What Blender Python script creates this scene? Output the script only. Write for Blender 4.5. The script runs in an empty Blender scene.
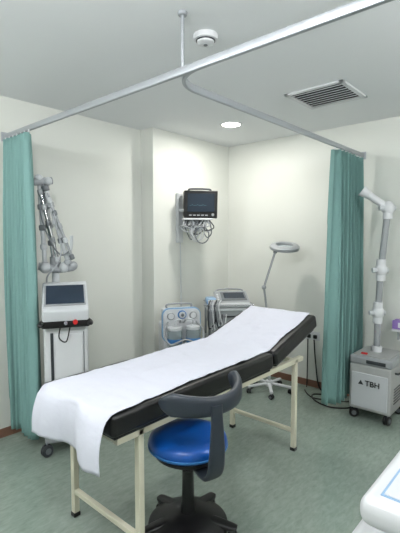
import bpy, bmesh, math, random
from mathutils import Vector, Matrix, Euler, noise
random.seed(4)
S=bpy.context.scene
COL=S.collection
def lin(c):
    r=[]
    for v in c:
        v=v/255.0
        r.append(v/12.92 if v<=0.04045 else ((v+0.055)/1.055)**2.4)
    return (r[0],r[1],r[2],1.0)
def mat(name,rgb,rough=0.5,metal=0.0,var=0.04,scale=8.0,bump=0.0,bscale=60.0,emit=0.0,trans=0.0,coat=0.0,alpha=1.0):
    m=bpy.data.materials.new(name); m.use_nodes=True
    nt=m.node_tree; n=nt.nodes; l=nt.links
    b=n.get('Principled BSDF')
    c=lin(rgb)
    tc=n.new('ShaderNodeTexCoord')
    nz=n.new('ShaderNodeTexNoise'); nz.inputs['Scale'].default_value=scale; nz.inputs['Detail'].default_value=4
    l.new(tc.outputs['Object'],nz.inputs['Vector'])
    mx=n.new('ShaderNodeMix'); mx.data_type='RGBA'
    mx.inputs[6].default_value=tuple(v*(1-var) for v in c[:3])+(1,)
    mx.inputs[7].default_value=tuple(min(1,v*(1+var)) for v in c[:3])+(1,)
    l.new(nz.outputs['Fac'],mx.inputs[0]); l.new(mx.outputs[2],b.inputs['Base Color'])
    b.inputs['Roughness'].default_value=rough; b.inputs['Metallic'].default_value=metal
    if coat: b.inputs['Coat Weight'].default_value=coat
    if trans: b.inputs['Transmission Weight'].default_value=trans
    if emit:
        b.inputs['Emission Color'].default_value=c; b.inputs['Emission Strength'].default_value=emit
    if bump:
        n2=n.new('ShaderNodeTexNoise'); n2.inputs['Scale'].default_value=bscale; n2.inputs['Detail'].default_value=5
        l.new(tc.outputs['Object'],n2.inputs['Vector'])
        bp=n.new('ShaderNodeBump'); bp.inputs['Strength'].default_value=bump; bp.inputs['Distance'].default_value=0.01
        l.new(n2.outputs['Fac'],bp.inputs['Height']); l.new(bp.outputs['Normal'],b.inputs['Normal'])
    return m
M={}
M['wall']=mat('wall_paint',(217,219,213),0.6,var=0.015,scale=1.5,bump=0.05,bscale=120)
M['ceil']=mat('ceiling_paint',(229,231,233),0.85,var=0.01,scale=2)
M['base']=mat('skirting_brown',(122,88,72),0.5)
M['cream']=mat('cream_enamel',(214,210,190),0.35)
M['white']=mat('white_plastic',(208,210,213),0.35)
M['white2']=mat('offwhite_plastic',(188,192,195),0.4)
M['lgrey']=mat('light_grey_plastic',(150,154,157),0.4)
M['wgrey']=mat('warm_grey_enamel',(166,168,167),0.4)
M['grey']=mat('grey_plastic',(100,105,109),0.4)
M['dgrey']=mat('dark_grey_plastic',(44,48,53),0.42)
M['slate']=mat('slate_plastic',(42,49,58),0.38)
M['black']=mat('black_plastic',(12,12,14),0.35)
M['vinyl']=mat('black_vinyl',(10,10,12),0.38,bump=0.05,bscale=200)
M['blue']=mat('blue_vinyl',(8,78,160),0.34,bump=0.04,bscale=150)
M['bluep']=mat('blue_plastic',(50,112,170),0.35)
M['lblue']=mat('pale_blue_plastic',(135,168,200),0.35)
M['alu']=mat('aluminium',(168,172,177),0.4,metal=0.55)
M['chrome']=mat('chrome',(200,200,205),0.15,metal=1.0)
M['steel']=mat('steel_tube',(150,155,160),0.3,metal=0.7)
M['screen']=mat('screen_glass',(12,18,28),0.12,var=0.3,scale=3)
M['scr2']=mat('screen_display',(34,46,60),0.15,var=0.4,scale=5,emit=0.05)
M['trace']=mat('screen_trace',(60,120,130),0.4,emit=0.15)
M['red']=mat('red_plastic',(190,30,30),0.35)
M['purple']=mat('purple_card',(140,112,180),0.6)
M['paper']=mat('paper_sheet',(206,208,220),0.85,var=0.01,bump=0.45,bscale=14)
M['lamp']=mat('lamp_diffuser',(255,250,240),0.4,emit=18)
M['fill_globe']=mat('fill_globe_glow',(253,254,255),0.4,emit=66,var=0.0)  # emission for the added out-of-view fill globes
M['glass']=mat('clear_jar',(215,228,232),0.08,trans=0.7)
M['void']=mat('duct_dark',(30,30,32),0.9)
M['cur']=mat('teal_fabric',(119,157,153),0.8,var=0.05,scale=30,bump=0.15,bscale=400)
# floor
def floor_mat():
    m=bpy.data.materials.new('green_vinyl_floor'); m.use_nodes=True
    nt=m.node_tree;n=nt.nodes;l=nt.links;b=n.get('Principled BSDF')
    tc=n.new('ShaderNodeTexCoord'); mp=n.new('ShaderNodeMapping'); mp.inputs['Scale'].default_value=(18,6.0,1); mp.inputs['Rotation'].default_value=(0,0,0.12)
    l.new(tc.outputs['Object'],mp.inputs['Vector'])
    a=n.new('ShaderNodeTexNoise'); a.inputs['Scale'].default_value=2.4; a.inputs['Detail'].default_value=8; a.inputs['Roughness'].default_value=0.7; a.inputs['Distortion'].default_value=0.5
    l.new(mp.outputs[0],a.inputs['Vector'])
    cr=n.new('ShaderNodeValToRGB'); e=cr.color_ramp.elements
    e[0].position=0.3;e[0].color=lin((119,133,124));e[1].position=0.7;e[1].color=lin((145,158,148))
    l.new(a.outputs['Fac'],cr.inputs[0]); l.new(cr.outputs[0],b.inputs['Base Color'])
    b.inputs['Roughness'].default_value=0.19
    b.inputs['Specular IOR Level'].default_value=0.65
    nn=n.new('ShaderNodeTexNoise'); nn.inputs['Scale'].default_value=6; l.new(tc.outputs['Object'],nn.inputs['Vector'])
    bp=n.new('ShaderNodeBump'); bp.inputs['Strength'].default_value=0.04; l.new(nn.outputs['Fac'],bp.inputs['Height']); l.new(bp.outputs['Normal'],b.inputs['Normal'])
    return m
M['floor']=floor_mat()

def obj(name,bm,m,parent=None,loc=(0,0,0),rot=(0,0,0),smooth=True,wn=False):
    me=bpy.data.meshes.new(name); bm.normal_update(); bm.to_mesh(me); bm.free()
    o=bpy.data.objects.new(name,me); COL.objects.link(o)
    o.location=loc; o.rotation_euler=rot
    if m: me.materials.append(M[m] if isinstance(m,str) else m)
    if smooth:
        for p in me.polygons: p.use_smooth=True
    if wn:
        w=o.modifiers.new('wn','WEIGHTED_NORMAL'); w.keep_sharp=True
    if parent: o.parent=parent
    return o
def empty(name,loc=(0,0,0),rz=0):
    e=bpy.data.objects.new(name,None); COL.objects.link(e); e.location=loc; e.rotation_euler=(0,0,math.radians(rz)); e.empty_display_size=0.1
    return e
def box(name,size,loc,m,parent=None,bev=0.0,rot=(0,0,0),seg=3,taper=None):
    bm=bmesh.new(); bmesh.ops.create_cube(bm,size=1)
    for v in bm.verts:
        v.co.x*=size[0];v.co.y*=size[1];v.co.z*=size[2]
        if taper and v.co.z>0: v.co.x*=taper[0]; v.co.y*=taper[1]
    if bev>0: bmesh.ops.bevel(bm,geom=bm.edges[:],offset=bev,segments=seg,profile=0.5,affect='EDGES')
    return obj(name,bm,m,parent,loc,rot,smooth=bev>0,wn=bev>0)
def lathe(name,prof,m,parent=None,loc=(0,0,0),rot=(0,0,0),seg=40):
    bm=bmesh.new(); rings=[]
    for r,z in prof:
        if r<1e-5: rings.append([bm.verts.new((0,0,z))])
        else: rings.append([bm.verts.new((r*math.cos(2*math.pi*i/seg),r*math.sin(2*math.pi*i/seg),z)) for i in range(seg)])
    for a,b in zip(rings[:-1],rings[1:]):
        for i in range(seg):
            j=(i+1)%seg
            if len(a)==1 and len(b)==1: continue
            if len(a)==1: bm.faces.new((a[0],b[i],b[j]))
            elif len(b)==1: bm.faces.new((a[i],a[j],b[0]))
            else: bm.faces.new((a[i],a[j],b[j],b[i]))
    bmesh.ops.recalc_face_normals(bm,faces=bm.faces[:])
    for e in bm.edges:
        if len(e.link_faces)==2 and e.calc_face_angle(0)>0.7: e.smooth=False
    return obj(name,bm,m,parent,loc,rot)
def cyl(name,r,h,loc,m,parent=None,rot=(0,0,0),r2=None,bev=0.003,seg=32):
    r2=r if r2 is None else r2
    return lathe(name,[(0,-h/2),(max(r-bev,1e-4),-h/2),(r,-h/2+bev),(r2,h/2-bev),(max(r2-bev,1e-4),h/2),(0,h/2)],m,parent,loc,rot,seg)
def cr(pts,n=8):
    P=[Vector(p) for p in pts]; P=[P[0]*2-P[1]]+P+[P[-1]*2-P[-2]]; out=[]
    for i in range(1,len(P)-2):
        for k in range(n):
            t=k/n;a,b,c,d=P[i-1],P[i],P[i+1],P[i+2]
            out.append(0.5*((2*b)+(c-a)*t+(2*a-5*b+4*c-d)*t*t+(3*b-a-3*c+d)*t**3))
    out.append(P[-2]); return out
def sweep(name,pts,w,h,m,parent=None,ref=(0,0,1),seg=16,p=1.0,loc=(0,0,0)):
    pts=[Vector(q) for q in pts]; N=len(pts); bm=bmesh.new(); rings=[]; up=Vector(ref)
    for i,q in enumerate(pts):
        t=(pts[min(i+1,N-1)]-pts[max(i-1,0)]).normalized()
        u=up-t*up.dot(t)
        if u.length<1e-4: u=t.orthogonal()
        u.normalize(); s=t.cross(u)
        if ref==(0,0,1) and isinstance(w,(int,float)) and w==h: up=u
        ww=w[i] if isinstance(w,list) else w; hh=h[i] if isinstance(h,list) else h
        ring=[]
        for k in range(seg):
            a=2*math.pi*k/seg; c,sn=math.cos(a),math.sin(a)
            cx=math.copysign(abs(c)**p,c); sx=math.copysign(abs(sn)**p,sn)
            ring.append(bm.verts.new(q+s*ww*cx+u*hh*sx))
        rings.append(ring)
    for a,b in zip(rings[:-1],rings[1:]):
        for k in range(seg):
            j=(k+1)%seg; bm.faces.new((a[k],a[j],b[j],b[k]))
    bm.faces.new(rings[0]); bm.faces.new(rings[-1])
    bmesh.ops.recalc_face_normals(bm,faces=bm.faces[:])
    for e in bm.edges:
        if len(e.link_faces)==2 and e.calc_face_angle(0)>1.0: e.smooth=False
    return obj(name,bm,m,parent,loc)
def tube(name,pts,r,m,parent=None,smooth=0,seg=12,loc=(0,0,0)):
    if smooth: pts=cr(pts,smooth)
    return sweep(name,pts,r,r,m,parent,seg=seg,loc=loc)
def ball(name,r,loc,m,parent=None,sc=(1,1,1)):
    bm=bmesh.new(); bmesh.ops.create_uvsphere(bm,u_segments=24,v_segments=16,radius=r)
    for v in bm.verts: v.co=Vector((v.co.x*sc[0],v.co.y*sc[1],v.co.z*sc[2]))
    return obj(name,bm,m,parent,loc)
R=math.radians
def caster(pre,x,y,parent,r=0.035,m='black',yaw=0.0,top=0.09):
    e=Euler((0,0,yaw))
    for s in (-1,1):
        o=cyl(pre+'_wheel_%d'%(1 if s<0 else 2),r,0.018,Vector((x,y,r))+(e.to_matrix()@Vector((0,s*0.014,0))),m,parent,rot=(R(90),0,yaw),bev=0.005,seg=24)
        cyl(pre+'_hub_%d'%(1 if s<0 else 2),r*0.5,0.006,Vector((x,y,r))+(e.to_matrix()@Vector((0,s*0.024,0))),'grey',parent,rot=(R(90),0,yaw),bev=0.001,seg=16)
    box(pre+'_fork',(r*1.1,0.012,r*1.2),(x,y,r*1.5),'dgrey',parent,bev=0.003,rot=(0,0,yaw))
    cyl(pre+'_stem',0.009,top-r,(x,y,(top+r)/2+0.005),'steel',parent)

# ------------------------------------------------------------ room
XW=-3.30; XP=-3.12; YR=4.02; YS=2.80; H=2.67; XE=1.3; YB=-1.3
def slab(name,x0,x1,y0,y1,z0,z1,m): return box(name,(x1-x0,y1-y0,z1-z0),((x0+x1)/2,(y0+y1)/2,(z0+z1)/2),m)
slab('floor',XW-0.1,XE+0.1,YB-0.1,YR+0.1,-0.1,0,'floor')
slab('ceiling',XW-0.1,XE+0.1,YB-0.1,YR+0.1,H,H+0.1,'ceil')
slab('wall_left',XW-0.1,XW,YB-0.1,YR+0.1,0,H,'wall')
slab('wall_left_pilaster',XW,XP,YS,YR,0,H,'wall')
slab('wall_back',XW,XE+0.1,YR,YR+0.1,0,H,'wall')
slab('wall_right',XE,XE+0.1,YB-0.1,YR,0,H,'wall')
slab('wall_front',XW,XE,YB-0.1,YB,0,H,'wall')
slab('baseboard_left',XW,XW+0.012,YB,YS,0,0.07,'base')
slab('baseboard_pilaster_side',XW,XP+0.012,YS-0.012,YS,0,0.07,'base')
slab('baseboard_pilaster',XP,XP+0.012,YS,YR,0,0.07,'base')
slab('baseboard_back',XP,XE,YR-0.012,YR,0,0.07,'base')
slab('baseboard_right',XE-0.012,XE,YB,YR,0,0.07,'base')
slab('baseboard_front',XW,XE,YB,YB+0.012,0,0.07,'base')

# ------------------------------------------------------------ ceiling things
def downlight(x,y,power):
    e=empty('recessed_downlight',(x,y,H))
    lathe('trim_ring',[(0.085,-0.001),(0.085,-0.006),(0.095,-0.012),(0.108,-0.008),(0.112,0.0)],'white',e)
    cyl('diffuser',0.086,0.004,(0,0,-0.004),'lamp',e,bev=0.001)
    ld=bpy.data.lights.new('downlight_lamp','AREA'); ld.shape='DISK'; ld.size=0.17; ld.energy=power; ld.color=(1,0.97,0.92)
    lo=bpy.data.objects.new('downlight_lamp',ld); COL.objects.link(lo); lo.location=(0,0,-0.02); lo.parent=e
downlight(-2.476,3.228,16)
def fill_globe(x,y,r=0.16):  # invented fill light: glowing ball outside the view, brightens walls and ceiling
    e=empty('added_fill_globe',(x,y,H))
    lathe('fill_globe_cap',[(0,0),(0.07,0),(0.07,-0.012),(0.06,-0.02),(0,-0.02)],'white',e)
    ball('fill_globe_glow',r,(0,0,-0.02-r*0.9),'fill_globe',e,sc=(1,1,0.9))
fill_globe(-0.9,0.3); fill_globe(0.45,2.2,0.155); fill_globe(-2.3,-0.5,0.14)  # three added fill globes, all kept out of frame

g=empty('air_vent_grille',(-1.44,3.06,H))
w=0.46
for nm,sx,sy,x,y in (('frame_a',w,0.035,0,-w/2+0.0175),('frame_b',w,0.035,0,w/2-0.0175),('frame_c',0.035,w,-w/2+0.0175,0),('frame_d',0.035,w,w/2-0.0175,0)):
    box(nm,(sx,sy,0.014),(x,y,-0.007),'white',g,bev=0.003)
box('duct_back',(w-0.06,w-0.06,0.003),(0,0,-0.002),'void',g)
for k in range(8):
    y=-0.168+0.048*k
    box('slat_%d'%(k+1),(w-0.07,0.03,0.004),(0,y,-0.011),'white',g,rot=(R(25),0,0))
sd=empty('smoke_detector',(-1.51,1.74,H))
lathe('housing',[(0,-0.05),(0.03,-0.05),(0.045,-0.042),(0.047,-0.03),(0.062,-0.026),(0.065,-0.01),(0.065,0),(0,0)],'white',sd)
lathe('dark_slot_ring',[(0.0475,-0.034),(0.052,-0.032),(0.052,-0.026),(0.0475,-0.026)],'dgrey',sd)
cyl('indicator',0.012,0.006,(0,0,-0.052),'grey',sd)

# ------------------------------------------------------------ rails
rl=empty('curtain_rail')
ZR=2.36
pts=[Vector((XW,1.43,ZR)),Vector((-1.3,1.43,ZR)),Vector((XE,1.43,ZR))]
sweep('rail_cross',pts,0.011,0.019,'alu',rl,p=0.35,seg=16)
arc=[Vector((-1.28,1.43,ZR))]
for k in range(0,13):
    a=math.radians(270-k*90/12); arc.append(Vector((-1.28+0.22*math.cos(a),1.65+0.22*math.sin(a),ZR)))
arc.append(Vector((-1.5,2.8,ZR))); arc.append(Vector((-1.5,YR,ZR)))
sweep('rail_curved',arc,0.011,0.019,'alu',rl,p=0.35,seg=16)
cyl('hanger_rod',0.009,H-ZR-0.015,(-1.44,1.49,(H+ZR)/2+0.008),'alu',rl)
cyl('hanger_flange',0.022,0.02,(-1.44,1.49,H-0.01),'alu',rl)
box('wall_bracket_left',(0.012,0.05,0.07),(XW+0.006,1.43,ZR),'alu',rl,bev=0.003)
box('wall_bracket_back',(0.05,0.012,0.07),(-1.5,YR-0.006,ZR),'alu',rl,bev=0.003)

def curtain(name,p0,p1,z0,z1,folds,seed,amp=0.04):
    p0=Vector(p0);p1=Vector(p1); d=(p1-p0); L=d.length; d.normalize(); nrm=Vector((-d.y,d.x))
    bm=bmesh.new(); NU=folds*14; NV=36; g=[]
    rnd=random.Random(seed); am=[rnd.uniform(0.6,1.15) for _ in range(folds+2)]
    for j in range(NV+1):
        v=j/NV; z=z0+(z1-z0)*v; row=[]
        a=amp*(1.0-0.35*v**4)
        for i in range(NU+1):
            u=i/NU; f=u*folds; k=int(min(f,folds-1)); fr=f-k
            A=am[k]*(1-fr)+am[k+1]*fr
            off=a*A*math.sin(2*math.pi*f+0.5*math.sin(3*v+k)*(1-v))
            off+=0.008*math.sin(5*v+f*2.2)*(1-v)
            sx=u*L+0.009*math.sin(4*math.pi*f+1)+0.012*(1-v)*math.sin(f*1.7+v*3)
            sx=L/2+(sx-L/2)*(0.88+0.12*(1-v)**0.7)
            q=p0+d*sx+nrm*off
            row.append(bm.verts.new((q.x,q.y,z+0.004*math.sin(f*3)*(1-v))))
        g.append(row)
    for j in range(NV):
        for i in range(NU): bm.faces.new((g[j][i],g[j][i+1],g[j+1][i+1],g[j+1][i]))
    e=empty(name)
    o=obj('fabric',bm,'cur',e); s=o.modifiers.new('sol','SOLIDIFY'); s.thickness=0.003
    for k in range(folds):
        u=(k+0.5)/folds; q=p0+d*(u*L)
        cyl('glider_%d'%(k+1),0.006,0.03,(q.x,q.y,z1+0.008),'white',e,seg=10)
    return e
curtain('privacy_curtain',(-3.28,1.42),(-2.85,1.42),0.10,2.325,7,1,amp=0.055)
curtain('privacy_curtain',(-1.5,3.34),(-1.5,3.97),0.13,2.325,8,5,amp=0.06)

# ------------------------------------------------------------ examination bed
bd=empty('examination_bed')
X0,X1=-2.06,-1.425
YF=1.035
def leg(nm,x,y): box(nm,(0.034,0.034,0.69),(x,y,0.352),'cream',bd,bev=0.004); box(nm+'_foot',(0.04,0.04,0.025),(x,y,0.0125),'black',bd,bev=0.004)
lx0,lx1,ly0,ly1=-2.04,-1.47,1.219,2.70
for i,(x,y) in enumerate(((lx0,ly0),(lx1,ly0),(lx0,ly1),(lx1,ly1))): leg('leg_%d'%(i+1),x,y)
for nm,y in (('crossbar_foot',ly0),('crossbar_head',ly1)):
    box(nm,(lx1-lx0,0.028,0.028),((lx0+lx1)/2,y,0.15),'cream',bd,bev=0.004)
for nm,x in (('side_rail_1',lx0),('side_rail_2',lx1)):
    box(nm,(0.034,1.72,0.034),(x,1.08+0.86,0.682),'cream',bd,bev=0.004)
for k,y in enumerate((1.10,ly0,1.9,2.3,ly1)):
    box('frame_tie_%d'%(k+1),(lx1-lx0,0.03,0.03),((lx0+lx1)/2,y,0.68),'cream',bd,bev=0.004)
HY=2.35; CT=0.82
box('cushion_base',(X1-X0-0.04,HY-YF-0.05,0.018),((X0+X1)/2,(HY+YF)/2,0.708),'black',bd,bev=0.004)
box('mattress',(X1-X0,HY-YF-0.01,0.105),((X0+X1)/2,(HY+YF)/2-0.005,CT-0.0525),'vinyl',bd,bev=0.024,seg=5)
ang=R(16.5); LB=0.62
cpos=Vector(((X0+X1)/2,HY,CT))+Vector((0,math.cos(ang)*LB/2+math.sin(ang)*0.0525,math.sin(ang)*LB/2-math.cos(ang)*0.0525))
box('backrest_cushion',(X1-X0,LB,0.105),cpos,'vinyl',bd,bev=0.024,rot=(ang,0,0),seg=5)
bp=cpos+Vector((0,math.sin(ang)*0.062,-math.cos(ang)*0.062))
box('backrest_base',(X1-X0-0.05,LB-0.05,0.02),bp,'black',bd,bev=0.004,rot=(ang,0,0))
for k,x in enumerate((-1.95,-1.53)):
    tube('backrest_strut_%d'%(k+1),[(x,2.78,0.86),(x,2.62,0.70)],0.011,'steel',bd)
def paper():
    path=[]
    dr=0.195
    for k in range(14): 
        s=k/13; path.append((YF-0.045+0.018*s**0.7-0.012*math.sin(s*3.1),CT-0.03-dr*(1-s)))
    for k in range(1,7):
        a=k/6*math.pi/2; path.append((YF+0.012-0.035*math.cos(a),CT-0.03+0.035*math.sin(a)))
    for k in range(1,60): path.append((YF+0.012+(HY-YF-0.012)*k/60,CT+0.005))
    for k in range(0,30):
        s=k/29*(LB-0.02); path.append((HY+0.01+math.cos(ang)*s-math.sin(ang)*0.004,CT+0.008+math.sin(ang)*s))
    bm=bmesh.new(); rows=[]; NX=44
    for i,(y,z) in enumerate(path):
        t=max(0,(y-YF)/2.0)
        nearx=-1.442-0.025*min(1,t*2.5)-0.01*t; farx=-2.005-0.02*min(1,t*2)
        if y<YF+0.02: nearx+=0.012*(1-i/20)
        nearx+=0.006*math.sin(y*7)+0.004*math.sin(y*19); farx+=0.006*math.sin(y*5+1)
        row=[]
        for k in range(NX+1):
            u=k/NX; x=farx+(nearx-farx)*u
            nz=noise.noise(Vector((x*5,y*4.0,3)))*0.009+noise.noise(Vector((x*14,y*9,7)))*0.005+noise.noise(Vector((x*3,y*22,1)))*0.005
            yy,zz=y,z
            if i<16:
                f=(16-i)/16; yy+=(-0.022*math.sin(u*8+1)*f+nz*2)-0.010; zz+=0.02*f*(0.5-u)*0.3+0.008*f*math.sin(u*5)
            else: zz+=abs(nz)+0.001
            row.append(bm.verts.new((x,yy,zz)))
        rows.append(row)
    for a,b in zip(rows[:-1],rows[1:]):
        for k in range(NX): bm.faces.new((a[k],a[k+1],b[k+1],b[k]))
    o=obj('paper_cover',bm,'paper',bd); s=o.modifiers.new('s','SOLIDIFY'); s.thickness=0.0015
paper()

# ------------------------------------------------------------ stool
st=empty('swivel_stool',(-1.455,1.537,0),0)
dz=0.05
lathe('seat_cushion',[(0,0.425+dz),(0.16,0.425+dz),(0.19,0.437+dz),(0.205,0.455+dz),(0.208,0.475+dz),(0.202,0.495+dz),(0.18,0.51+dz),(0.13,0.517+dz),(0.06,0.514+dz),(0,0.512+dz)],'blue',st,seg=56)
lathe('seat_piping',[(0.205,0.449+dz),(0.211,0.453+dz),(0.211,0.460+dz),(0.205,0.463+dz)],'bluep',st,seg=56)
cyl('seat_pan',0.175,0.02,(0,0,0.416+dz),'black',st)
box('mechanism',(0.14,0.1,0.04),(0,0,0.44),'black',st,bev=0.008)
cyl('gas_lift',0.016,0.22,(0,0,0.33),'chrome',st)
lathe('column_cover',[(0.0,0.36),(0.03,0.36),(0.033,0.2),(0.04,0.13),(0.055,0.12),(0,0.12)],'black',st)
lathe('base_dome',[(0,0.055),(0.195,0.055),(0.215,0.062),(0.21,0.078),(0.17,0.102),(0.11,0.122),(0.055,0.134),(0,0.135)],'black',st,seg=60)
for k in range(5):
    a=R(72*k+28); c,s=math.cos(a),math.sin(a)
    pts=[(c*r,s*r,z) for r,z in ((0.04,0.11),(0.1,0.106),(0.18,0.09),(0.24,0.078),(0.262,0.073))]
    sweep('base_leg_%d'%(k+1),cr(pts,4),[0.045-0.022*i/16 for i in range(17)],0.015,'black',st,p=0.7)
    caster('caster_%d'%(k+1),c*0.245,s*0.245,st,r=0.029,yaw=a+0.6,top=0.075)
bpts=[];bw=[];bh=[]
for k in range(41):
    t=k/40; a=R(-78+152*t); e=min(t,1-t)*2
    f=(e/0.2)**0.5 if e<0.2 else 1
    bpts.append((0.262*math.cos(a),0.262*math.sin(a),0.808+0.010*math.cos(2*math.pi*t)))
    bw.append(0.022*max(f,0.15)); bh.append((0.050+0.006*math.cos(2*math.pi*t))*max(f,0.15))
sweep('back_band',bpts,bw,bh,'slate',st,p=0.7,seg=20)
bdir=Vector((math.cos(R(-18)),math.sin(R(-18)),0))
bp=cr([bdir*r+Vector((0,0,z)) for r,z in ((0.05,0.44),(0.16,0.43),(0.235,0.44),(0.272,0.49),(0.285,0.58),(0.285,0.69),(0.280,0.81))],8)
sweep('back_bracket',bp,[0.030+0.016*math.sin(math.pi*min(1,i/len(bp)*1.1)) for i in range(len(bp))],0.013,'slate',st,ref=(-1,0.28,0.6),p=0.6,seg=16)
cyl('bracket_knob',0.018,0.03,(0.14,-0.04,0.41),'black',st)

# ------------------------------------------------------------ laser machine (local front = -Y)
lz=empty('laser_treatment_machine',(-2.835,1.645,0),60)
lz.scale=(0.93,0.97,1)
box('body',(0.335,0.34,0.86),(0,0.01,0.57),'white',lz,bev=0.03,seg=4)
box('side_panel_left',(0.008,0.24,0.74),(-0.167,0.03,0.56),'grey',lz,bev=0.003)
box('side_panel_right',(0.008,0.24,0.74),(0.167,0.03,0.56),'grey',lz,bev=0.003)
box('front_panel',(0.21,0.016,0.72),(0.02,-0.162,0.53),'white',lz,bev=0.006)
box('front_strip_l',(0.022,0.014,0.74),(-0.105,-0.16,0.53),'dgrey',lz,bev=0.003)
box('front_strip_r',(0.006,0.012,0.74),(0.133,-0.16,0.53),'grey',lz,bev=0.002)
box('front_grille',(0.15,0.01,0.07),(0.02,-0.169,0.24),'lgrey',lz,bev=0.003)
box('base_skirt',(0.35,0.38,0.09),(0,0,0.135),'lgrey',lz,bev=0.02)
for i,(x,y) in enumerate(((-0.16,-0.18),(0.16,-0.18),(-0.15,0.15),(0.15,0.15))): caster('caster_%d'%(i+1),x,y,lz,r=0.045,m='dgrey',yaw=0.5+i,top=0.1)
def wedge():
    bm=bmesh.new()
    prof=[(-0.22,0.985),(-0.225,1.07),(-0.20,1.09),(-0.02,1.235),(0.04,1.25),(0.13,1.22),(0.17,1.10),(0.17,0.985)]
    L=[bm.verts.new((-0.172,y,z)) for y,z in prof]; Rr=[bm.verts.new((0.172,y,z)) for y,z in prof]
    bm.faces.new(L); bm.faces.new(Rr[::-1])
    for i in range(len(prof)):
        j=(i+1)%len(prof); bm.faces.new((L[i],Rr[i],Rr[j],L[j]))
    bmesh.ops.recalc_face_normals(bm,faces=bm.faces[:])
    bmesh.ops.bevel(bm,geom=bm.edges[:],offset=0.014,segments=3,profile=0.5,affect='EDGES')
    obj('console_hood',bm,'white2',lz,wn=True)
wedge()
sa=math.atan2(0.145,0.18)
box('screen_bezel',(0.31,0.205,0.012),(0,-0.112,1.166),'lgrey',lz,bev=0.005,rot=(sa,0,0))
box('screen',(0.285,0.185,0.006),(0,-0.116,1.172),'scr2',lz,bev=0.002,rot=(sa,0,0))
box('belt',(0.36,0.05,0.065),(0,-0.195,0.975),'black',lz,bev=0.015)
for s in (-1,1):
    tube('belt_handle_%d'%(s+2),[(s*0.15,-0.19,0.975),(s*0.185,-0.23,0.97),(s*0.19,-0.16,0.97),(s*0.165,-0.07,0.975)],0.014,'black',lz,smooth=6)
cyl('emergency_button',0.018,0.03,(0.07,-0.226,0.985),'red',lz,rot=(R(90),0,0))
tube('hanging_cable_1',[(-0.04,-0.225,0.96),(-0.05,-0.24,0.88),(-0.0,-0.24,0.85),(0.03,-0.23,0.95)],0.005,'black',lz,smooth=8)
cyl('key_switch',0.014,0.02,(0.0,-0.225,0.98),'chrome',lz,rot=(R(90),0,0))
# articulated arm
cyl('arm_post',0.030,0.24,(-0.07,0.10,1.30),'white2',lz)
cyl('arm_turret',0.044,0.08,(-0.07,0.10,1.40),'lgrey',lz)
tube('arm_shoulder',[(-0.20,0.08,1.37),(-0.05,0.07,1.345),(0.07,0.04,1.36)],0.03,'lgrey',lz,smooth=4)
ball('arm_shoulder_ball',0.045,(-0.15,0.06,1.36),'white2',lz)
ball('arm_shoulder_ball_b',0.042,(0.0,0.05,1.36),'white2',lz)
ball('arm_shoulder_ball_c',0.035,(0.07,0.04,1.37),'lgrey',lz)
AT=[((-0.15,0.06,1.38),(-0.175,0.06,2.0),0.018,'white2'),((-0.08,0.10,1.42),(-0.145,0.09,1.99),0.020,'chrome'),((-0.13,0.03,1.95),(0.03,0.03,1.40),0.019,'white2'),((-0.17,0.01,1.92),(-0.05,0.02,1.42),0.013,'chrome'),((-0.10,0.0,1.86),(0.06,0.0,1.44),0.012,'lgrey')]
for i,(a,b,r,m) in enumerate(AT):
    tube('arm_tube_%d'%(i+1),[a,b],r,m,lz,seg=16)
    a=Vector(a);b=Vector(b)
    for j,t in enumerate((0.0,0.22,0.45,0.7,1.0)):
        q=a.lerp(b,t); ro=(b-a).to_track_quat('Z','Y').to_euler()
        cyl('arm_collar_%d_%d'%(i+1,j+1),r*1.55,0.042,q,('lgrey','white2','grey')[(i+j)%3],lz,rot=ro,bev=0.006)
cyl('arm_knuckle',0.028,0.15,(-0.15,0.06,2.005),'lgrey',lz,rot=(0,R(82),0.3))
ball('arm_top_joint',0.036,(-0.18,0.06,2.02),'white2',lz)
ball('arm_top_joint_b',0.032,(-0.11,0.05,2.005),'white2',lz)
tube('arm_handpiece',[(0.03,0.03,1.42),(0.055,0.0,1.52),(0.06,-0.01,1.60)],0.014,'white2',lz,smooth=5)
tube('fibre_cable',[(-0.15,0.04,1.98),(-0.09,0.0,1.85),(-0.05,-0.02,1.65),(-0.02,-0.02,1.5),(-0.06,-0.02,1.38),(-0.13,0,1.3),(-0.14,0.08,1.2)],0.007,'lgrey',lz,smooth=8)
tube('fibre_cable_b',[(-0.12,0.04,1.95),(-0.17,-0.02,1.8),(-0.12,-0.02,1.6),(-0.03,-0.02,1.46),(0.05,0.0,1.50),(0.06,-0.01,1.60)],0.006,'grey',lz,smooth=8)

# ------------------------------------------------------------ patient monitor
pm=empty('patient_monitor',(-2.91,3.265,-0.03),50)
box('casing',(0.345,0.13,0.28),(0,0,1.96),'black',pm,bev=0.022,rot=(R(6),0,0),seg=4)
box('bezel',(0.35,0.02,0.285),(0,-0.062,1.955),'black',pm,bev=0.009,rot=(R(6),0,0))
box('screen',(0.28,0.006,0.185),(0,-0.074,1.972),'scr2',pm,bev=0.002,rot=(R(6),0,0))
for k,(z,c) in enumerate(((2.03,'trace'),(1.99,'trace'),(1.945,'trace'))):
    pts=[(-0.12+0.004*i,-0.0775-(z-1.972)*-0.105,z+0.010*math.exp(-((i%14)-7)**2/2.0)) for i in range(45)]
    tube('trace_%d'%(k+1),pts,0.0012,c,pm,seg=6)
for k in range(5): box('key_%d'%(k+1),(0.028,0.006,0.012),(-0.11+0.042*k,-0.067,1.845),'lgrey',pm,bev=0.002)
cyl('rotary_knob',0.014,0.016,(0.125,-0.07,1.85),'lgrey',pm,rot=(R(90),0,0))
tube('handle',[(-0.11,0.01,2.09),(-0.10,0.015,2.12),(0.10,0.015,2.12),(0.11,0.01,2.09)],0.010,'dgrey',pm,smooth=5)
box('mount_plate',(0.13,0.02,0.13),(0,0.075,1.94),'lgrey',pm,bev=0.004)
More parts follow.
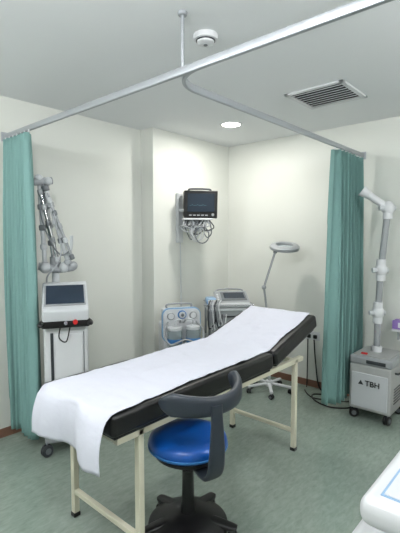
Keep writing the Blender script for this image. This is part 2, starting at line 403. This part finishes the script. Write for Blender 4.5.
box('shelf_tray',(0.31,0.17,0.018),(-0.03,0.0,1.805),'white',pm,bev=0.004)
box('cable_basket',(0.16,0.08,0.08),(-0.06,0.03,1.755),'white2',pm,bev=0.01)
wc=Matrix.Rotation(R(-50),3,'Z')
def L2(x,y,z):
    v=wc@Vector((x+2.91,y-3.265,0)); return (v.x,v.y,z)
tube('swing_arm',[L2(XP+0.03,3.14,1.90),L2(-3.0,3.17,1.90),(-0.03,0.08,1.92)],0.018,'white2',pm,smooth=5)
c=L2(XP+0.02,3.15,1.82); box('wall_channel',(0.04,0.07,0.52),c,'white2',pm,bev=0.004,rot=(0,0,R(-50)))
rr=random.Random(11)
for k in range(18):
    u=rr.uniform
    x0=u(-0.17,0.06); x1=u(-0.14,0.10); d=u(0.08,0.24); xm=(x0+x1)/2+u(-0.05,0.03)
    w_=u(0.03,0.07)
    tube('cable_loop_%d'%(k+1),[(x0,-0.03,1.80),(x0-w_*0.5,-0.07+u(-.02,.02),1.74),(xm-w_,-0.06+u(-.03,.02),1.80-d*0.75),(xm,-0.06,1.80-d),(xm+w_,-0.06+u(-.03,.02),1.80-d*0.7),(x1,-0.05,1.80)],0.0058,('white','white2','grey','lgrey','dgrey')[k%5],pm,smooth=8,seg=8)
for k in range(3):
    r0=0.05+0.01*k; cx,cz=-0.07+0.04*k,1.68-0.02*k
    tube('cable_coil_%d'%(k+1),[(cx+r0*math.cos(a*math.pi/10),-0.085-0.004*k,cz+r0*1.2*math.sin(a*math.pi/10)) for a in range(0,20)]+[(cx+r0,-0.086-0.004*k,cz)],0.006,('lgrey','white2','grey')[k],pm,seg=8)
a=L2(XP+0.012,3.17,1.60); b=L2(XP+0.012,3.19,0.4)
tube('power_lead',[a,b],0.006,'white2',pm)

# ------------------------------------------------------------ suction unit
su=empty('medical_suction_unit',(-2.875,2.905,0),58)
box('cabinet',(0.36,0.25,0.64),(0,0.02,0.43),'white',su,bev=0.03,seg=4)
box('base',(0.38,0.30,0.05),(0,0,0.105),'lblue',su,bev=0.015)
for i,(x,y) in enumerate(((-0.15,-0.11),(0.15,-0.11),(-0.15,0.12),(0.15,0.12))): caster('caster_%d'%(i+1),x,y,su,r=0.03,yaw=i*0.8,top=0.09)
def rpanel(nm,w,h,d,z,y,m,rad):
    bm=bmesh.new(); vs=[]
    for cx,cz,a0 in ((w/2-rad,h/2-rad,0),(-w/2+rad,h/2-rad,90),(-w/2+rad,-h/2+rad,180),(w/2-rad,-h/2+rad,270)):
        for k in range(9):
            a=R(a0+90*k/8); vs.append(bm.verts.new((cx+rad*math.cos(a),0,cz+rad*math.sin(a))))
    f=bm.faces.new(vs); r=bmesh.ops.extrude_face_region(bm,geom=[f]); 
    for v in [g for g in r['geom'] if isinstance(g,bmesh.types.BMVert)]: v.co.y-=d
    bmesh.ops.recalc_face_normals(bm,faces=bm.faces[:])
    obj(nm,bm,m,su,(0,y,z),smooth=False)
rpanel('blue_surround',0.385,0.33,0.03,0.745,-0.10,'lblue',0.07)
rpanel('front_fascia',0.362,0.307,0.02,0.745,-0.122,'white',0.06)
cyl('dial_rim',0.042,0.02,(0.0,-0.148,0.845),'bluep',su,rot=(R(90),0,0))
cyl('dial_face',0.032,0.01,(0.0,-0.16,0.845),'white',su,rot=(R(90),0,0))
cyl('dial_knob',0.014,0.03,(0.0,-0.168,0.845),'grey',su,rot=(R(90),0,0))
for s in (-1,1):
    cyl('gauge_%d'%(s+2),0.036,0.02,(s*0.11,-0.148,0.835),'lgrey',su,rot=(R(90),0,0))
    cyl('gauge_face_%d'%(s+2),0.028,0.006,(s*0.11,-0.16,0.835),'white',su,rot=(R(90),0,0))
    lathe('jar_%d'%(s+2),[(0,0.50),(0.062,0.50),(0.068,0.52),(0.07,0.70),(0.06,0.725),(0,0.725)],'glass',su,loc=(s*0.09,-0.22,0))
    lathe('jar_band_%d'%(s+2),[(0.0705,0.60),(0.0715,0.60),(0.0715,0.64),(0.0705,0.64)],'bluep',su,loc=(s*0.09,-0.22,0))
    lathe('jar_lid_%d'%(s+2),[(0,0.765),(0.02,0.765),(0.03,0.75),(0.066,0.745),(0.069,0.72),(0,0.72)],'white2',su,loc=(s*0.09,-0.22,0))
    tube('jar_hose_%d'%(s+2),[(s*0.09,-0.22,0.76),(s*0.08,-0.24,0.81),(s*0.03,-0.21,0.81),(s*0.02,-0.14,0.77)],0.008,'white2',su,smooth=6)
tube('clear_hose',[(-0.14,-0.15,0.78),(-0.19,-0.22,0.70),(-0.15,-0.30,0.60),(0.0,-0.31,0.64),(0.15,-0.30,0.58),(0.19,-0.22,0.70),(0.14,-0.15,0.78)],0.009,'lgrey',su,smooth=8)
box('jar_shelf',(0.36,0.17,0.015),(0,-0.20,0.492),'white2',su,bev=0.005)
tube('top_handle',[(-0.12,-0.02,0.88),(-0.11,-0.02,0.93),(0.11,-0.02,0.93),(0.12,-0.02,0.88)],0.010,'lgrey',su,smooth=5)
box('top_cover',(0.34,0.16,0.16),(0,-0.03,0.81),'white',su,bev=0.02)

# ------------------------------------------------------------ equipment trolley
et=empty('equipment_trolley',(-2.70,3.48,0),48)
for i,(x,y) in enumerate(((-0.22,-0.16),(0.22,-0.16),(-0.22,0.16),(0.22,0.16))):
    tube('post_%d'%(i+1),[(x,y,0.07),(x,y,0.90)],0.012,'steel',et)
    caster('caster_%d'%(i+1),x,y,et,r=0.032,yaw=i*0.9,top=0.08)
for nm,z in (('shelf_low',0.18),('shelf_mid',0.52),('shelf_top',0.84)):
    box(nm,(0.48,0.36,0.02),(0,0,z),'white2',et,bev=0.005)
tube('guard_rail',[(-0.24,-0.18,0.89),(0.24,-0.18,0.89),(0.24,0.18,0.89),(-0.24,0.18,0.89),(-0.24,-0.18,0.89)],0.007,'chrome',et)
box('drawer_unit',(0.44,0.32,0.15),(0,0,0.765),'lgrey',et,bev=0.008)
box('drawer_pull',(0.16,0.015,0.014),(0,-0.168,0.77),'dgrey',et,bev=0.004)
box('lower_device',(0.36,0.28,0.18),(0,0,0.62),'white',et,bev=0.02)
box('lower_device_face',(0.26,0.01,0.10),(0,-0.142,0.62),'lgrey',et,bev=0.004)
box('ecg_body',(0.36,0.28,0.05),(0.04,0.0,0.88),'white2',et,bev=0.015)
box('ecg_top',(0.36,0.25,0.03),(0.04,0.01,0.94),'lgrey',et,bev=0.01,rot=(R(22),0,0))
box('ecg_screen',(0.27,0.17,0.006),(0.06,0.003,0.958),'grey',et,bev=0.002,rot=(R(22),0,0))
box('ecg_display',(0.22,0.11,0.004),(0.065,0.012,0.966),'scr2',et,bev=0.001,rot=(R(22),0,0))
for k in range(4): box('ecg_key_%d'%(k+1),(0.018,0.018,0.006),(-0.11,-0.055+0.034*k,0.931+0.0137*k),'white',et,bev=0.003,rot=(R(22),0,0))
tube('ecg_handle',[(-0.10,0.12,0.94),(-0.09,0.15,1.01),(0.17,0.15,1.01),(0.18,0.12,0.94)],0.009,'lgrey',et,smooth=5)
for k in range(6):
    x=-0.21+0.022*k
    tube('lead_wire_%d'%(k+1),[(x+0.03,0.0,0.90),(x,-0.13,0.93),(x-0.03,-0.21,0.86),(x-0.02+0.01*k,-0.21,0.66-0.02*(k%3)),(x+0.04,-0.2,0.72),(x+0.05,-0.195,0.80)],0.006,('dgrey','lgrey','white')[k%3],et,smooth=8,seg=8)
box('defib_pack',(0.11,0.16,0.09),(-0.18,0.03,0.90),'lblue',et,bev=0.02)
box('defib_panel',(0.08,0.008,0.06),(-0.18,-0.052,0.90),'white',et,bev=0.003)

# ------------------------------------------------------------ magnifier lamp
ml=empty('magnifying_lamp',(-2.25,3.60,0),0)
rd=Vector((0.747,0.665,0))
cyl('hub',0.035,0.06,(0,0,0.085),'white',ml)
for k in range(5):
    a=R(72*k+20); c,s=math.cos(a),math.sin(a)
    sweep('base_leg_%d'%(k+1),[(c*r,s*r,z) for r,z in ((0.0,0.085),(0.1,0.08),(0.23,0.068))],0.016,0.012,'white',ml,p=0.7)
    caster('caster_%d'%(k+1),c*0.22,s*0.22,ml,r=0.024,yaw=a+1,top=0.065)
E=rd*-0.065+Vector((0,0,1.08))
tube('column',[(0,0,0.1),(0,0,0.60)],0.014,'white2',ml)
tube('column_upper',[Vector((0,0,0.60)),E],0.011,'lgrey',ml)
ball('column_joint',0.02,(0,0,0.60),'grey',ml)
ball('elbow_joint',0.024,E,'lgrey',ml)
N=rd*0.045+Vector((0,0,1.44)) 
off=Vector((-0.665,0.747,0))*0.012
tube('spring_arm_1',[E+off,N+off],0.009,'grey',ml); tube('spring_arm_2',[E-off,N-off],0.009,'lgrey',ml)
ball('neck_joint',0.02,N,'grey',ml)
HC=rd*0.14+Vector((0,0,1.49))
tube('neck',[N,N+Vector((0,0,0.03)),HC-rd*0.12],0.010,'grey',ml,smooth=4)
hr=(R(14),0,R(41))
lathe('lamp_head',[(0.085,0.014),(0.09,0.026),(0.13,0.024),(0.15,0.008),(0.15,-0.014),(0.143,-0.022),(0.09,-0.024),(0.085,-0.014),(0.085,0.014)],'lgrey',ml,loc=HC,rot=hr,seg=48)
lathe('lens',[(0,0.014),(0.05,0.010),(0.087,0.0),(0.05,-0.01),(0,-0.014)],'glass',ml,loc=HC,rot=hr)

# ------------------------------------------------------------ smoke evacuator
ev=empty('smoke_evacuator',(-1.222,3.75,0),0)
BW,BD=0.352,0.40
box('cabinet_lower',(BW,BD,0.40),(0,0,0.29),'wgrey',ev,bev=0.018)
box('front_door',(BW-0.05,0.012,0.30),(0,-BD/2-0.002,0.27),'white2',ev,bev=0.005)
box('cabinet_head',(BW+0.006,BD+0.006,0.075),(0,0,0.525),'lgrey',ev,bev=0.022)
box('top_plate',(BW-0.05,BD-0.05,0.012),(0,0,0.566),'wgrey',ev,bev=0.005)
box('control_strip',(0.16,0.01,0.03),(0.05,-BD/2-0.004,0.525),'dgrey',ev,bev=0.003)
for k in range(6): box('side_louvre_%d'%(k+1),(0.006,0.24,0.008),(BW/2+0.001,0,0.18+0.025*k),'dgrey',ev)
tube('side_handle',[(BW/2,-0.1,0.44),(BW/2+0.03,-0.09,0.44),(BW/2+0.03,0.09,0.44),(BW/2,0.1,0.44)],0.009,'dgrey',ev,smooth=4)
tx=bpy.data.curves.new('label_text','FONT'); tx.body='TBH'; tx.size=0.066; tx.extrude=0.001; tx.offset=0.0012; tx.align_x='LEFT'
to=bpy.data.objects.new('label',tx); COL.objects.link(to); to.parent=ev; to.location=(-0.035,-BD/2-0.0095,0.315); to.rotation_euler=(R(90),0,0); tx.materials.append(M['black'])
lathe('label_emblem',[(0,0.002),(0.026,0.002),(0.026,0),(0,0)],'dgrey',ev,loc=(-0.07,-BD/2-0.008,0.333),rot=(R(90),R(-90),0),seg=3)
box('red_switch',(0.05,0.03,0.016),(-0.07,-0.14,0.577),'red',ev,bev=0.003)
for i,(x,y) in enumerate(((-0.14,-0.16),(0.14,-0.16),(-0.14,0.15),(0.14,0.15))): caster('caster_%d'%(i+1),x,y,ev,r=0.04,yaw=0.4+i,top=0.1)
AX=Vector((-0.02,0.02,0))
def seg_t(nm,a,b,r,m): tube(nm,[a,b],r,m,ev,seg=20)
P=[AX+Vector((0,0,0.57)),AX+Vector((0.0,0,0.92)),AX+Vector((0.015,0,1.30)),AX+Vector((0.055,0.01,1.84))]
cyl('arm_socket',0.045,0.06,P[0]+Vector((0,0,0.02)),'white',ev)
seg_t('arm_tube_1',P[0],P[1],0.028,'lgrey'); seg_t('arm_tube_2',P[1],P[2],0.028,'lgrey'); seg_t('arm_tube_3',P[2],P[3],0.028,'lgrey')
for i in (1,2,3):
    ball('arm_elbow_%d'%i,0.054,P[i],'white',ev,sc=(1,1,1.15))
    cyl('arm_collar_a_%d'%i,0.040,0.06,P[i]+Vector((0,0,-0.065)),'white',ev)
    if i<3: cyl('arm_collar_b_%d'%i,0.040,0.06,P[i]+Vector((0,0,0.065)),'white',ev)
    cyl('arm_knob_%d'%i,0.022,0.14,P[i]+Vector((0.0,-0.02,0)),'white2',ev,rot=(0,R(90),R(40)))
Q=P[3]+Vector((-0.16,-0.08,0.13))
dirv=(Q-P[3]).normalized()
seg_t('nozzle_tube',P[3],Q,0.032,'white')
rq=dirv.to_track_quat('Z','Y').to_euler()
lathe('nozzle_hood',[(0.030,-0.03),(0.036,-0.02),(0.046,0.03),(0.048,0.045),(0.042,0.045),(0.032,0.0)],'white',ev,loc=Q,rot=rq)
def E2(L): return [(x+1.222,y-3.75,z) for x,y,z in L]
tube('power_cord',E2([(-1.38,3.80,0.10),(-1.44,3.74,0.012),(-1.58,3.62,0.008),(-1.76,3.66,0.008),(-1.86,3.80,0.008),(-1.72,3.92,0.008),(-1.88,3.985,0.02),(-1.93,3.985,0.30),(-1.945,3.975,0.52)]),0.007,'black',ev,smooth=8)
tube('footswitch_cord',E2([(-1.38,3.84,0.12),(-1.52,3.86,0.008),(-1.66,3.78,0.008),(-1.82,3.72,0.008),(-1.98,3.86,0.008),(-2.02,3.98,0.03),(-2.015,3.975,0.52)]),0.006,'black',ev,smooth=8)
so=empty('wall_socket',(-1.98,YR,0.55))
box('plate',(0.16,0.012,0.09),(0,-0.006,0),'white',so,bev=0.004)
box('plug_1',(0.04,0.025,0.04),(0.035,-0.022,-0.005),'black',so,bev=0.008)
box('plug_2',(0.04,0.025,0.04),(-0.035,-0.022,-0.005),'black',so,bev=0.008)

# ------------------------------------------------------------ wall shelf & glove box
sh=empty('wall_shelf',(-0.95,YR,0.76))
box('board',(0.40,0.16,0.02),(0,-0.08,0),'white',sh,bev=0.004)
box('bracket_1',(0.02,0.13,0.08),(-0.15,-0.065,-0.045),'lgrey',sh,bev=0.003)
box('bracket_2',(0.02,0.13,0.08),(0.15,-0.065,-0.045),'lgrey',sh,bev=0.003)
gb=empty('glove_box',(-1.04,YR-0.09,0.77))
box('carton',(0.22,0.11,0.075),(0,0,0.0395),'purple',gb,bev=0.003)
box('opening',(0.11,0.045,0.004),(0,0,0.078),'white2',gb,bev=0.001)
box('carton_label',(0.12,0.003,0.045),(0,-0.056,0.04),'white',gb)

# ------------------------------------------------------------ foreground device
fd=empty('white_device_cart',(-0.19,1.42,0))
box('lower_body',(0.56,0.46,0.46),(-0.04,0.0,0.38),'white',fd,bev=0.04,seg=5)
box('neck_body',(0.36,0.36,0.24),(0.0,0.0,0.66),'white2',fd,bev=0.03)
box('top_tray',(0.48,0.50,0.09),(0,0,0.79),'white',fd,bev=0.038,seg=6)
box('top_inset',(0.38,0.40,0.008),(0.0,0.0,0.833),'lblue',fd,bev=0.003)
box('top_pad',(0.362,0.382,0.010),(0.0,0.0,0.836),'white',fd,bev=0.003)
for i,(x,y) in enumerate(((-0.22,-0.16),(0.16,-0.16),(-0.22,0.16),(0.16,0.16))): caster('caster_%d'%(i+1),x,y,fd,r=0.045,yaw=i*0.7,top=0.15)

# ------------------------------------------------------------ world, camera
w=bpy.data.worlds.new('world'); S.world=w; w.use_nodes=True
w.node_tree.nodes['Background'].inputs[0].default_value=(0.8,0.85,0.9,1); w.node_tree.nodes['Background'].inputs[1].default_value=0.3
cd=bpy.data.cameras.new('camera'); co=bpy.data.objects.new('camera',cd); COL.objects.link(co)
cd.sensor_fit='VERTICAL'; cd.sensor_height=36; cd.lens=36*414/533
cd.clip_start=0.05
co.location=(0,0,1.59); co.rotation_euler=(R(90-4.07),0,R(41.7))
S.camera=co
try:
    S.view_settings.view_transform='Standard'; S.view_settings.exposure=0.0
except Exception: pass
